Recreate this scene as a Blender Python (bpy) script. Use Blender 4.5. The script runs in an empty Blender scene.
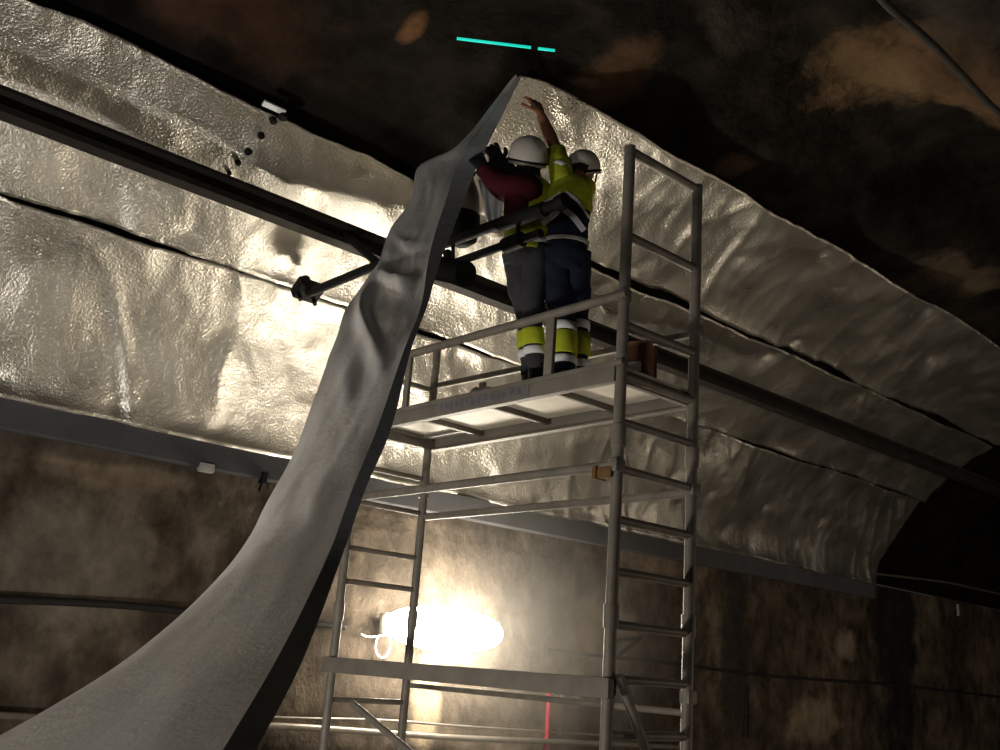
import bpy, bmesh, math, random
from mathutils import Vector, Matrix, noise
random.seed(7)
S = bpy.context.scene
COL = S.collection
EZ = 1.5                                    # eye height above the floor
F_PX = 1022.5
YAW, PIT, ROL = math.radians(48.70), math.radians(15.98), math.radians(4.26)
FW = Vector((math.cos(PIT)*math.cos(YAW), math.cos(PIT)*math.sin(YAW), math.sin(PIT)))
R0 = Vector((math.sin(YAW), -math.cos(YAW), 0)); U0 = R0.cross(FW)
RT = math.cos(ROL)*R0 + math.sin(ROL)*U0
UP = -math.sin(ROL)*R0 + math.cos(ROL)*U0
HF = Vector((math.cos(YAW), math.sin(YAW), 0))
EYE = Vector((0, 0, EZ))

def ray(px, py):
    return (FW*F_PX + RT*(px-500) + UP*(375-py)).normalized()
def at(px, py, axis, val):                  # point of the ray on the plane axis = val (z in eye coordinates)
    d = ray(px, py); return EYE + d*(val/d[axis])
def W(px, py, h):                           # point of the ray at horizontal distance h ahead of the viewer
    d = ray(px, py); return EYE + d*(h/d.dot(HF))

# ------------------------------------------------------------------ helpers
def tag(o, label=None, cat=None, group=None, kind=None):
    if label: o['label'] = label
    if cat: o['category'] = cat
    if group: o['group'] = group
    if kind: o['kind'] = kind
    return o
def empty(name, loc, label, cat, group=None):
    o = bpy.data.objects.new(name, None); COL.objects.link(o); o.location = loc
    o.empty_display_size = .1
    return tag(o, label, cat, group)
def wloc(o):
    v = Vector((0, 0, 0))
    while o is not None:
        v += o.location; o = o.parent
    return v
def link(name, me, mat, parent=None, smooth=False, origin=None):
    off = wloc(parent) if parent else Vector((0, 0, 0))
    loc = Vector((0, 0, 0))
    if parent is None:
        if origin is None:
            vs = [v.co for v in me.vertices]
            loc = Vector((sum(v.x for v in vs)/len(vs), sum(v.y for v in vs)/len(vs), min(v.z for v in vs)))
        else: loc = Vector(origin)
        off = loc
    me.transform(Matrix.Translation(-off))
    if isinstance(mat, (list, tuple)):
        for m in mat: me.materials.append(m)
    else: me.materials.append(mat)
    if smooth:
        for p in me.polygons: p.use_smooth = True
    o = bpy.data.objects.new(name, me); COL.objects.link(o); o.location = loc
    if parent: o.parent = parent
    return o
class MB:
    def __init__(s): s.v = []; s.f = []
    def add(s, vs, fs):
        b = len(s.v); s.v += [tuple(v) for v in vs]; s.f += [tuple(b+i for i in f) for f in fs]; return s
    def box(s, c, d, ax=None, bev=0.0):
        """c centre, d full sizes, ax: 3 axis vectors"""
        bm = bmesh.new(); bmesh.ops.create_cube(bm, size=1)
        for v in bm.verts: v.co = Vector((v.co.x*d[0], v.co.y*d[1], v.co.z*d[2]))
        if bev: bmesh.ops.bevel(bm, geom=bm.edges[:], offset=bev, segments=2, affect='EDGES', profile=.6)
        if ax:
            M = Matrix([Vector(a).normalized() for a in ax]).transposed()
            for v in bm.verts: v.co = M @ v.co
        for v in bm.verts: v.co += Vector(c)
        bm.verts.index_update()
        s.add([v.co[:] for v in bm.verts], [[v.index for v in f.verts] for f in bm.faces]); bm.free(); return s
    def loft(s, pts, rad, seg=12, up=None, caps=True, squash=1.0, taper=None):
        """rings around a polyline; rad: number, list of numbers or list of (ra, rb); up: vector giving the rb axis"""
        pts = [Vector(p) for p in pts]; n = len(pts)
        if not isinstance(rad, (list, tuple)): rad = [rad]*n
        rings = []; ref = Vector(up) if up is not None else None
        pa = None
        for i, p in enumerate(pts):
            t = (pts[min(i+1, n-1)] - pts[max(i-1, 0)]).normalized()
            if ref is not None: b = (ref - t*ref.dot(t)).normalized()
            else:
                if pa is None:
                    q = Vector((0, 0, 1)) if abs(t.z) < .9 else Vector((1, 0, 0))
                    b = (q - t*q.dot(t)).normalized()
                else: b = (pa - t*pa.dot(t)).normalized()
                pa = b
            a = t.cross(b)
            r = rad[i]; ra, rb = (r if isinstance(r, (list, tuple)) else (r, r*squash))
            rings.append([p + a*math.cos(2*math.pi*k/seg)*ra + b*math.sin(2*math.pi*k/seg)*rb for k in range(seg)])
        vs = [v for r in rings for v in r]
        fs = [(i*seg+k, i*seg+(k+1) % seg, (i+1)*seg+(k+1) % seg, (i+1)*seg+k) for i in range(n-1) for k in range(seg)]
        if caps: fs += [tuple(range(seg-1, -1, -1)), tuple((n-1)*seg+k for k in range(seg))]
        return s.add(vs, fs)
    def grid(s, rows):
        nr, nc = len(rows), len(rows[0])
        return s.add([p for r in rows for p in r], [(i*nc+j, i*nc+j+1, (i+1)*nc+j+1, (i+1)*nc+j) for i in range(nr-1) for j in range(nc-1)])
    def sheet(s, rows, nrm, th):            # a grid with thickness th along nrm(rows,i,j)
        nr, nc = len(rows), len(rows[0])
        back = [[Vector(rows[i][j]) + nrm[i][j]*th for j in range(nc)] for i in range(nr)]
        s.grid(rows); s.grid([r[::-1] for r in back])
        for r in (0, nr-1): s.grid([rows[r], back[r]])
        for c in (0, nc-1): s.grid([[rows[i][c] for i in range(nr)], [back[i][c] for i in range(nr)]])
        return s
    def mesh(s):
        me = bpy.data.meshes.new('m'); me.from_pydata(s.v, [], s.f); me.update()
        bm = bmesh.new(); bm.from_mesh(me); bmesh.ops.remove_doubles(bm, verts=bm.verts[:], dist=1e-6)
        bmesh.ops.recalc_face_normals(bm, faces=bm.faces[:]); bm.to_mesh(me); bm.free()
        return me
    def build(s, name, mat, parent=None, smooth=False, origin=None):
        return link(name, s.mesh(), mat, parent, smooth, origin)
def smooth_by_angle(o, a=35):
    me = o.data
    for p in me.polygons: p.use_smooth = True
    me.set_sharp_from_angle(angle=math.radians(a)); return o
def catmull(pts, n):
    pts = [Vector(p) for p in pts]; out = []; m = len(pts)-1
    for k in range(n+1):
        u = k/n*m; i = min(int(u), m-1); t = u-i
        p0, p1, p2, p3 = pts[max(i-1, 0)], pts[i], pts[i+1], pts[min(i+2, m)]
        out.append(.5*((2*p1)+(p2-p0)*t+(2*p0-5*p1+4*p2-p3)*t*t+(3*p1-p0-3*p2+p3)*t**3))
    return out
def catn(vals, n): return [v.x for v in catmull([(v, 0, 0) for v in vals], n)]

# ------------------------------------------------------------------ materials
def nodes(name):
    m = bpy.data.materials.new(name); m.use_nodes = True; nt = m.node_tree
    return m, nt, nt.nodes['Principled BSDF']
def N(nt, t, **k):
    n = nt.nodes.new(t)
    for a, b in k.items(): setattr(n, a, b)
    return n
def noise_tex(nt, scale, detail=4, rough=.55, dist=0, vec=None, mapscale=None, off=(0, 0, 0)):
    tc = N(nt, 'ShaderNodeNewGeometry'); mp = N(nt, 'ShaderNodeMapping')
    nt.links.new(vec or tc.outputs['Position'], mp.inputs[0])
    if mapscale: mp.inputs['Scale'].default_value = mapscale
    mp.inputs['Location'].default_value = off
    n = N(nt, 'ShaderNodeTexNoise'); n.inputs['Scale'].default_value = scale; n.inputs['Detail'].default_value = detail
    n.inputs['Roughness'].default_value = rough; n.inputs['Distortion'].default_value = dist
    nt.links.new(mp.outputs[0], n.inputs['Vector']); return n
def ramp(nt, src, stops):
    r = N(nt, 'ShaderNodeValToRGB'); e = r.color_ramp.elements
    while len(e) < len(stops): e.new(.5)
    for x, (p, c) in zip(e, stops): x.position = p; x.color = (*c, 1) if len(c) == 3 else c
    nt.links.new(src, r.inputs[0]); return r
def bump(nt, src, b, strength=.3, dist=.02, prev=None):
    n = N(nt, 'ShaderNodeBump'); n.inputs['Strength'].default_value = strength; n.inputs['Distance'].default_value = dist
    nt.links.new(src, n.inputs['Height'])
    if prev: nt.links.new(prev.outputs[0], n.inputs['Normal'])
    nt.links.new(n.outputs[0], b.inputs['Normal']); return n
def simple(name, col, rough=.6, metal=0., var=.15, nscale=12, bumpv=0., spec=.15):
    m, nt, b = nodes(name)
    n = noise_tex(nt, nscale, 4)
    lo = tuple(c*(1-var) for c in col); hi = tuple(min(1, c*(1+var)) for c in col)
    r = ramp(nt, n.outputs['Fac'], [(.3, lo), (.7, hi)])
    nt.links.new(r.outputs[0], b.inputs['Base Color'])
    b.inputs['Roughness'].default_value = rough; b.inputs['Metallic'].default_value = metal
    b.inputs['Specular IOR Level'].default_value = spec
    if bumpv: bump(nt, noise_tex(nt, nscale*6, 3).outputs['Fac'], b, bumpv, .01)
    return m
def foil_mat(name, col, r0, r1, metal, grain=.35, gscale=70):
    m, nt, b = nodes(name)
    n = noise_tex(nt, 1.3, 5)
    r = ramp(nt, n.outputs['Fac'], [(.3, tuple(c*.8 for c in col)), (.7, col)])
    nt.links.new(r.outputs[0], b.inputs['Base Color'])
    n2 = noise_tex(nt, 2.1, 4, off=(3, 1, 5))
    rr = N(nt, 'ShaderNodeMapRange'); rr.inputs[1].default_value = .3; rr.inputs[2].default_value = .7
    rr.inputs[3].default_value = r0; rr.inputs[4].default_value = r1
    nt.links.new(n2.outputs['Fac'], rr.inputs[0]); nt.links.new(rr.outputs[0], b.inputs['Roughness'])
    b.inputs['Metallic'].default_value = metal
    n3 = noise_tex(nt, 7, 6, .6, .6); b1 = bump(nt, n3.outputs['Fac'], b, .14, .05)
    n4 = noise_tex(nt, gscale, 3, .6); bump(nt, n4.outputs['Fac'], b, grain, .010, b1)
    return m
M = {}
M['foil'] = foil_mat('crinkled aluminium foil', (.68, .65, .58), .27, .44, .97, .8, 52)
M['foil_sheet'] = foil_mat('matt foil face of the hanging sheet', (.80, .79, .78), .42, .55, .55, .16, 90)
M['foam'] = simple('dark grey foam edge', (.34, .35, .37), .8, 0, .12, 20)
M['ledge'] = simple('grey ledge', (.062, .062, .066), .8, 0, .15, 3)
M['galv'] = simple('dull galvanised tube', (.20, .18, .15), .55, .15, .22, 9, .08, .35)
M['galv_dark'] = simple('weathered dark tube', (.045, .042, .038), .7, .1, .25, 9)
M['alu_beam'] = simple('grey aluminium deck beam', (.19, .172, .145), .6, .1, .15, 6)
M['ply'] = simple('pale plywood deck underside', (.62, .57, .47), .6, 0, .12, 7)
M['black'] = simple('black steel', (.007, .007, .007), .65, 0, .2, 12)
M['rail'] = simple('dark brown steel rail', (.018, .015, .013), .6, .1, .25, 5)
M['cable'] = simple('black rubber cable', (.02, .019, .018), .6)
M['pipe'] = simple('grey steel pipe', (.22, .2, .17), .4, .6, .2, 9)
M['skin'] = simple('skin', (.27, .12, .07), .55, 0, .1, 20)
M['hivis'] = simple('yellow high visibility cloth', (.43, .48, .03), .75, 0, .12, 16, .1)
M['tape'] = simple('silver reflective tape', (.82, .83, .84), .5, 0, .06, 30)
M['maroon'] = simple('maroon cloth', (.055, .007, .012), .85, 0, .15, 14, .1)
M['greytr'] = simple('charcoal trouser cloth', (.045, .045, .05), .9, 0, .15, 14, .1)
M['navy'] = simple('navy work cloth', (.013, .017, .032), .9, 0, .2, 14, .1)
M['boot'] = simple('black leather', (.010, .010, .010), .5, 0, .2, 18)
M['helmet'] = simple('off white helmet shell', (.50, .47, .42), .38, 0, .04, 8)
M['hair'] = simple('dark hair', (.02, .014, .01), .8)
M['glove'] = simple('black glove', (.016, .016, .018), .8)
M['cuff'] = simple('pale cuff', (.6, .6, .58), .7)
M['white_plastic'] = simple('white plastic film', (.84, .88, .90), .5, 0, .06, 9)
M['grey_cloth'] = simple('grey cloth', (.40, .385, .37), .85, 0, .12, 11)
M['brown_box'] = simple('reddish brown cardboard', (.20, .095, .055), .8, 0, .12, 10)
M['red'] = simple('red paint', (.24, .02, .035), .6, 0, .1, 10)
M['orange'] = simple('orange brown coupler', (.16, .09, .035), .6, .1, .2, 20)
M['tank'] = simple('grey plastic housing', (.32, .31, .29), .5)
def emis(name, col, st):
    m, nt, b = nodes(name); b.inputs['Base Color'].default_value = (*col, 1)
    b.inputs['Emission Color'].default_value = (*col, 1); b.inputs['Emission Strength'].default_value = st; return m
M['lamp'] = emis('glowing lamp diffuser', (1, .90, .74), 145)
M['cyan'] = emis('glowing cyan line', (.02, .85, .68), .62)

def rock_mat(name, cols, patches=(), scale=.55, bstr=.6, streak=None, stains=()):
    """cols: ramp colours; patches: (centre, radius, colour) mineral patches with a noisy outline"""
    m, nt, b = nodes(name)
    n = noise_tex(nt, scale, 8, .62, .4, mapscale=streak)
    r = ramp(nt, n.outputs['Fac'], cols)
    n2 = noise_tex(nt, scale*5, 5, .6, 0, mapscale=streak, off=(7, 3, 1))
    r2 = ramp(nt, n2.outputs['Fac'], [(.28, (.35, .33, .3)), (.62, (1, 1, 1))])
    mx = N(nt, 'ShaderNodeMix', data_type='RGBA', blend_type='MULTIPLY'); mx.inputs[0].default_value = .8
    nt.links.new(r.outputs[0], mx.inputs[6]); nt.links.new(r2.outputs[0], mx.inputs[7])
    cur = mx.outputs[2]
    for c, rad, colr, stren in patches:
        g = N(nt, 'ShaderNodeNewGeometry')
        mp = N(nt, 'ShaderNodeVectorMath', operation='SUBTRACT'); nt.links.new(g.outputs['Position'], mp.inputs[0]); mp.inputs[1].default_value = c
        dv = N(nt, 'ShaderNodeVectorMath', operation='DIVIDE'); nt.links.new(mp.outputs[0], dv.inputs[0]); dv.inputs[1].default_value = rad
        ln = N(nt, 'ShaderNodeVectorMath', operation='LENGTH'); nt.links.new(dv.outputs[0], ln.inputs[0])
        nz = noise_tex(nt, 2.2, 6, .65)
        ad = N(nt, 'ShaderNodeMath', operation='MULTIPLY_ADD'); nt.links.new(nz.outputs['Fac'], ad.inputs[0]); ad.inputs[1].default_value = 1.5
        nt.links.new(ln.outputs['Value'], ad.inputs[2])
        mr = N(nt, 'ShaderNodeMapRange'); nt.links.new(ad.outputs[0], mr.inputs[0])
        mr.inputs[1].default_value = 1.32; mr.inputs[2].default_value = 1.7; mr.inputs[3].default_value = stren; mr.inputs[4].default_value = 0
        mm = N(nt, 'ShaderNodeMix', data_type='RGBA'); nt.links.new(mr.outputs[0], mm.inputs[0])
        nt.links.new(cur, mm.inputs[6]); mm.inputs[7].default_value = (*colr, 1)
        cur = mm.outputs[2]
    if patches:
        mz = N(nt, 'ShaderNodeMix', data_type='RGBA', blend_type='MULTIPLY'); mz.inputs[0].default_value = .75
        nt.links.new(cur, mz.inputs[6]); nt.links.new(r2.outputs[0], mz.inputs[7]); cur = mz.outputs[2]
    nt.links.new(cur, b.inputs['Base Color']); b.inputs['Roughness'].default_value = .9; b.inputs['Specular IOR Level'].default_value = .06
    b1 = bump(nt, n2.outputs['Fac'], b, bstr, .08)
    bump(nt, noise_tex(nt, scale*30, 4, .6).outputs['Fac'], b, bstr*.5, .02, b1)
    return m

# ------------------------------------------------------------------ tunnel profile (y, z eye)
D = 8.2
PROF = [(8.2, 1.70), (8.06, 2.05), (7.8, 2.42), (7.45, 2.85), (7.0, 3.22), (6.55, 3.50), (6.1, 3.72), (5.5, 3.98), (4.95, 4.19), (4.3, 4.41), (3.4, 4.65), (2.2, 4.84), (1.0, 4.9)]
pc = catmull([(a, b, 0) for a, b in PROF], 240)
PL = [0]
for i in range(1, len(pc)): PL.append(PL[-1] + (pc[i]-pc[i-1]).length)
def prof(s):                                # arclength -> (y, z world), inward normal (y, z)
    s = max(0, min(s, PL[-1]-1e-6)); lo, hi = 0, len(PL)-1
    while hi-lo > 1:
        m = (lo+hi)//2
        if PL[m] <= s: lo = m
        else: hi = m
    t = (s-PL[lo])/(PL[hi]-PL[lo]); p = pc[lo].lerp(pc[hi], t); d = (pc[hi]-pc[lo]).normalized()
    return p.x, p.y+EZ, -(-d.y)*-1 if False else d.y*-1*-1*0 - abs(d.y), -abs(d.x)
def s_of_angle(deg):
    best = min(range(len(pc)), key=lambda i: abs(math.degrees(math.atan2(pc[i].y, pc[i].x))-deg)); return PL[best]
S_L2, S_L1, S_L3 = s_of_angle(22.25), s_of_angle(31.2), s_of_angle(41.0)
XE = 15.13
def hitvault(px, py, off=0.0):              # where a ray meets the vault
    d = ray(px, py); t = 3.0
    while t < 60:
        p = EYE + d*t
        y = p.y
        if y < 1: y2 = 2-y
        else: y2 = y
        if y2 >= 8.2: return p
        zz = None
        for i in range(len(pc)-1):
            if pc[i].x >= y2 >= pc[i+1].x:
                zz = pc[i].y + (pc[i+1].y-pc[i].y)*(pc[i].x-y2)/max(1e-6, pc[i].x-pc[i+1].x); break
        if zz is not None and p.z-EZ > zz+off: return p
        t += .02
    return EYE + d*20

# ---- ceiling (rough rock vault)
def ceiling():
    rows = []
    nx = 240; x0, x1 = -6, 40
    ss = [k/90*PL[-1] for k in range(91)]
    for i in range(nx+1):
        u = i/nx; x = x0 + (x1-x0)*(u**1.25)
        row = []
        pts = []
        for s in ss:
            y, z, ny, nz = prof(s); pts.append((y, z, ny, nz, s))
        full = pts + [(2-y, z, -ny, nz, 2*PL[-1]-s) for (y, z, ny, nz, s) in reversed(pts[:-1])]
        for (y, z, ny, nz, s) in full:
            rough = max(0, min(1, (s-S_L3+.3)/.9)) if s <= PL[-1] else 1
            if x > XE+.4: rough = max(rough, .55)
            if s < .15: rough = 0
            q = Vector((x*.55, s*.8, 3))
            h = noise.fractal(q, .9, 2.1, 6)*.22*rough + noise.fractal(q*4, .8, 2, 3)*.04*rough
            # shallow ribs of the rock running along the tunnel
            h += rough*.12*(math.sin(s*3.1 + noise.noise(Vector((x*.25, s*.3, 9)))*2.2))
            off = -.10 - .15*rough + h
            if x > XE+.2 and s < S_L3+1: off -= .25*min(1, (x-XE-.2)/.5)*min(1, s/.4)
            row.append(Vector((x, y-ny*0+ny*off, z+nz*off)))
        rows.append(row)
    pw = []
    for (px, py), rad, c, st in [((612, 92), (.35, .6, .5), (.17, .10, .06), .85), ((640, 70), (.3, .35, .4), (.20, .115, .06), .8),
                             ((880, 105), (1.0, .55, .8), (.40, .26, .14), 1), ((960, 95), (1.0, .42, .8), (.34, .21, .12), .9), ((740, 40), (.8, .35, .5), (.16, .13, .10), .7),
                             ((418, 35), (.12, .24, .2), (.42, .22, .10), 1), ((240, 20), (1.0, .5, .5), (.16, .08, .05), .6), ((735, 173), (.22, .22, .2), (.24, .15, .09), .9),
                             ((965, 285), (1.2, .3, .5), (.2, .15, .10), .8), ((960, 30), (1.3, .5, .5), (.14, .12, .10), .7)]:
        p = hitvault(px, py); pw.append((tuple(p), rad, tuple(q*.38 for q in c), st))
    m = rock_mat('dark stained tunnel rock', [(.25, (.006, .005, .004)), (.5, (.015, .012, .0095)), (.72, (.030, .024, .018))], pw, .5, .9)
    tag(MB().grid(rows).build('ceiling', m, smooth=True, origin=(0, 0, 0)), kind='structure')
ceiling()

# ---- side wall with niches, opposite wall, floor, far end
def walls():
    def wp(px, py): return tuple(at(px, py, 1, D))
    P = []
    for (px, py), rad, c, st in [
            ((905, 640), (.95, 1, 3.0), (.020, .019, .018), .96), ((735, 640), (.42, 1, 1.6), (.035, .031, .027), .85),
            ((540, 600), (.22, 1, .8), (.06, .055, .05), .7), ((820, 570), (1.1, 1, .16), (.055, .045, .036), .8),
            ((845, 645), (.35, 1, .28), (.30, .25, .19), .7), ((815, 720), (.9, 1, .35), (.25, .19, .13), .8), ((425, 702), (.22, 1, .5), (.36, .29, .19), .8),  # the third patch paints the lamp's reflection into the wall colour
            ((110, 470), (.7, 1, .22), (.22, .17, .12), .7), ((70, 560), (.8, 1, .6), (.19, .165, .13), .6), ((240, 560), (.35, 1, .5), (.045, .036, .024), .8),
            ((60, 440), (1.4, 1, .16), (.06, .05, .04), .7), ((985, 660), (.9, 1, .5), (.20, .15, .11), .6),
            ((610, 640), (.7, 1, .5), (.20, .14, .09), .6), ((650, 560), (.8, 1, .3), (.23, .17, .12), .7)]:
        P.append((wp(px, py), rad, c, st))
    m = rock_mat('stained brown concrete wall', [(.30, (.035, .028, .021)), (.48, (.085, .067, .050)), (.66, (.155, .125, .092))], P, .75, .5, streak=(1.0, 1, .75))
    rows = []
    nx, nz = 420, 60
    for j in range(nz+1):
        z = j/nz*(1.72+EZ)
        row = []
        for i in range(nx+1):
            x = -6 + 46*i/nx
            h = noise.fractal(Vector((x*.8, z*1.1, 5)), 1, 2, 5)*.035
            # courses of shuttering boards: shallow horizontal joints
            if abs((z*1.0) % .62 - .3) < .03: h -= .012
            # pilaster and niche in the dark stretch beside the end of the foil
            def inn(a, b): return max(0, min(1, (x-a)/.06))*max(0, min(1, (b-x)/.06))
            h -= .10*inn(15.2, 17.4)
            h += .06*inn(17.4, 19)
            row.append(Vector((x, D+h*-1+.05 if x > 15.2 else D - h, z)))
        rows.append(row)
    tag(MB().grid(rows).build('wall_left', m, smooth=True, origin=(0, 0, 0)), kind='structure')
    m2 = rock_mat('plain dark tunnel wall', [(.3, (.06, .05, .04)), (.7, (.16, .13, .10))], (), .7, .4)
    rows = [[Vector((-6+46*i/40, 2-D, j/8*(1.78+EZ))) for i in range(41)] for j in range(9)]
    tag(MB().grid(rows).build('wall_right', m2, origin=(0, 0, 0)), kind='structure')
    mf = rock_mat('dusty concrete floor', [(.3, (.16, .145, .12)), (.7, (.32, .29, .25))], (), .6, .3)
    tag(MB().box((17, 1, -.1), (46, 15.2, .2)).build('floor', mf, origin=(0, 0, 0)), kind='structure')
walls()

# ---- ledge under the foil
lb = MB()
prf = [(0, -.015), (-.07, -.015), (-.085, .0), (-.085, .215), (-.06, .23), (0, .23)]
zb = 1.475+EZ
rows = [[Vector((x, D+a, zb+b)) for a, b in prf] for x in [-6+k*.5 for k in range(int((XE+6)/.5)+1)]+[XE+.1]]
lb.grid(rows)
lb.add([rows[-1][k] for k in range(6)], [tuple(range(6))])
tag(lb.build('trim_1', M['ledge'], origin=(0, D, zb)), kind='structure')

# ------------------------------------------------------------------ foil courses on the vault
def crumple(x, s, seed):
    q = Vector((x, s, seed))
    big = noise.fractal(Vector((x*.55+s*.25, s*.75, seed)), 1, 2, 2)*.10
    # diagonal drag folds: stretched ridged noise
    u, v = x*.87+s*.5, -x*.5+s*.87
    n1 = noise.noise(Vector((u*2.6, v*.55, seed+4)))
    rid = (1-min(1, abs(n1)*3.2))**2*.045
    n2 = noise.noise(Vector((u*5.3, v*1.6, seed+8)))
    rid2 = (1-min(1, abs(n2)*3.0))**2*.008
    # sharp facets
    d, _p = noise.voronoi(Vector((x*1.5, s*1.7, seed+2)))
    vor = (d[1]-d[0])*.035
    sm = noise.fractal(Vector((x*4, s*5, seed+1)), 1, 2, 3)*.004
    return big + rid*max(0, noise.noise(q*.6)+.35) + rid2 + vor*.7 + sm
def course(name, x0, x1, s0, s1, seed, label, wob0, wob1, basedrop=.0, parent=None, xleft=None):
    nx = int((x1-x0)/.035); ns = 44
    pins = [(x0+.3+k*.95+random.uniform(-.3, .3), random.choice((.08, .5, .93)) + random.uniform(-.04, .04)) for k in range(int((x1-x0)/.95))]
    rows = []; nr = []
    for i in range(nx+1):
        x = x0 + (x1-x0)*i/nx
        a = s0 + wob0(x); b = s1 + wob1(x)
        row = []; rn = []
        near = [p for p in pins if abs(p[0]-x) < .4]
        for j in range(ns+1):
            v = j/ns; s = a+(b-a)*v
            y, z, ny, nz = prof(s)
            h = .05 + crumple(x, s, seed) + basedrop*(math.sin(v*math.pi))
            for pxx, pv in near:
                dd = math.hypot(x-pxx, (v-pv)*(b-a)); h -= .05*math.exp(-dd/.10)
            # the loose lower lip curls off the vault
            h += (.11 if seed == 1.0 else .05)*math.exp(-v/.06)*(.6+.6*noise.noise(Vector((x*1.1, seed, 2))))
            h = max(h, -.02)
            if xleft is not None and x > x1-.35: pass
            row.append(Vector((x+ (0 if i < nx else noise.noise(Vector((s*3, seed, 0)))*.05), y+ny*h, z+nz*h))); rn.append(Vector((0, -ny, -nz)))
        rows.append(row); nr.append(rn)
    return rows, nr
def wob(seed, amp, f=1.3, base=0): return lambda x: base + amp*noise.fractal(Vector((x*f, seed, 0)), 1, 2, 3)
r1, n1 = course('a', -3, XE, .02, S_L2, 1.0, '', wob(1, .015), wob(2, .02, base=-.02))
o = MB().sheet(r1, n1, .012).build('insulation_foil', M['foil'], smooth=True)
tag(o, 'lowest course of crinkled silver foil on the vault, just above the grey ledge', 'insulation foil', 'silver foil courses')
r2, n2 = course('b', -3, XE, S_L2+.015, S_L1, 5.0, '', wob(3, .018), (lambda x: .015*noise.fractal(Vector((x*1.3, 4, 0)), 1, 2, 3) - .045 + .10*max(0, min(1, (4.6-x)/.8))))
o = MB().sheet(r2, n2, .012).build('insulation_foil', M['foil'], smooth=True)
tag(o, 'middle course of crinkled silver foil, its top edge against bare dark rock at left', 'insulation foil', 'silver foil courses')

# ---- top course being hung: adhered length + hanging length of one sheet
sheet = empty('insulation_sheet', W(450, 262, 5.6), 'topmost silver foil sheet, its loose end hanging down left of the tower', 'insulation sheet')
XJ = 5.5
r3, n3 = course('c', XJ, 19.0, S_L1+.03, S_L3, 9.0, '', wob(5, .05, .9, .02), wob(6, .03, .8, .04))
# peeled corner between the fold line and the adhered length
FOLD = [(462, 212, 7.45), (474, 172, 7.25), (497, 122, 6.9), (521, 76, 6.62)]
fl = catmull([W(*p) for p in FOLD], 44)
left_rows = []
npl = 40
for i in range(npl):
    u = i/npl
    row = []
    for j in range(45):
        v = j/44
        p = fl[j].lerp(r3[0][j], u)
        bulge = math.sin(u*math.pi)
        h = bulge*(crumple(3+u*1.2, v*1.3, 3.3)*1.0 - .02 + (.06 if v > .85 else 0)*0) 
        p = p + Vector((0, -.5, -.86))*h
        p = p + Vector((0, 0, 1))*.10*bulge*(v**3)*(1-u)
        row.append(p)
    left_rows.append(row)
ad = left_rows + r3
adn = [[Vector((0, .5, .86))]*45 for _ in range(npl)] + n3
MB().sheet(ad, adn, .012).build('adhered_length', M['foil'], sheet, smooth=True)
# hanging length
ROWS = [  # border pixel, left pixel, outer pixel, h at border, extra depth of the left edge
    ((517, 77), (515, 78), (522, 76), 6.46, .00),
    ((488, 120), (484, 120), (500, 120), 6.40, .02),
    ((468, 148), (456, 148), (486, 148), 6.30, .03),
    ((456, 168), (419, 165), (477, 167), 6.23, .06),
    ((446, 200), (411, 199), (464, 200), 6.05, .12),
    ((436, 230), (389, 230), (452, 232), 5.85, .22),
    ((428, 262), (378, 262), (440, 262), 5.60, .30),
    ((421, 306), (350, 303), (427, 306), 5.20, .42),
    ((404, 350), (331, 350), (411, 350), 4.78, .50),
    ((378, 426), (306, 420), (392, 426), 4.12, .58),
    ((352, 490), (274, 490), (366, 488), 3.58, .62),
    ((331, 548), (240, 550), (345, 548), 3.10, .64),
    ((288, 638), (160, 633), (307, 650), 2.36, .62),
    ((224, 748), (5, 735), (257, 748), 1.72, .60),
    ((150, 860), (-160, 800), (190, 860), 1.42, .60),
    ((40, 1000), (-420, 860), (90, 1010), 1.2, .62)]
nR, nC = 220, 26
BR = catmull([W(*b, h) for b, l, o_, h, dl in ROWS], nR)
LF = catmull([W(*l, h+dl) for b, l, o_, h, dl in ROWS], nR)
OT = catmull([W(*o_, h+.03) for b, l, o_, h, dl in ROWS], nR)
face = []; back = []
for i in range(nR+1):
    u = i/nR; row = []; bk = []
    t = (BR[min(i+1, nR)]-BR[max(i-1, 0)]).normalized(); wv = (LF[i]-BR[i]); wn = wv.normalized() if wv.length > 1e-5 else Vector((-1, 0, 0))
    nrm = t.cross(wn).normalized()
    if nrm.dot(BR[i]-EYE) > 0: nrm = -nrm            # towards the viewer's side
    th = (OT[i]-BR[i])
    for j in range(nC+1):
        v = j/nC
        p = BR[i].lerp(LF[i], v)
        env = math.sin(min(1, v*1.0)*math.pi)
        cr = math.exp(-((u-.46)/.08)**2)             # crumpled stretch
        h = .035*env*math.sin(u*9+1) + .012*noise.fractal(Vector((u*9, v*2.2, 1)), 1, 2, 3)*min(1, v*6)
        q = noise.noise(Vector((u*26, v*2.0, 7)))
        h += cr*min(1, v*5)*(.10*(1-min(1, abs(noise.noise(Vector((u*14+v*1.6, v*1.5, 2))))*3))*env + .035*q)
        h += .030*min(1, v*5)*max(0, (u-.6))*math.sin(v*9 + noise.noise(Vector((u*3, 0, 0)))*4)
        row.append(p + nrm*h)
        bk.append(p + nrm*h + (th if j == 0 else -nrm*max(.03, th.length*.9)))
    face.append(row); back.append(bk)
hm = MB(); hm.grid(face)
hang = hm.build('hanging_length', M['foil_sheet'], sheet, smooth=True)
em = MB(); em.grid([[BR[i]+(face[i][0]-BR[i]), BR[i].lerp(OT[i], .5)+(face[i][0]-BR[i]), OT[i]+(face[i][0]-BR[i])] for i in range(nR+1)])
eo = em.build('foam_edge', M['foam'], hang, smooth=True); eo['label'] = 'dark grey foam cut edge'
bmh = MB(); bmh.grid([r for r in back]); bmh.grid([[face[i][-1], back[i][-1]] for i in range(nR+1)])
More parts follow.
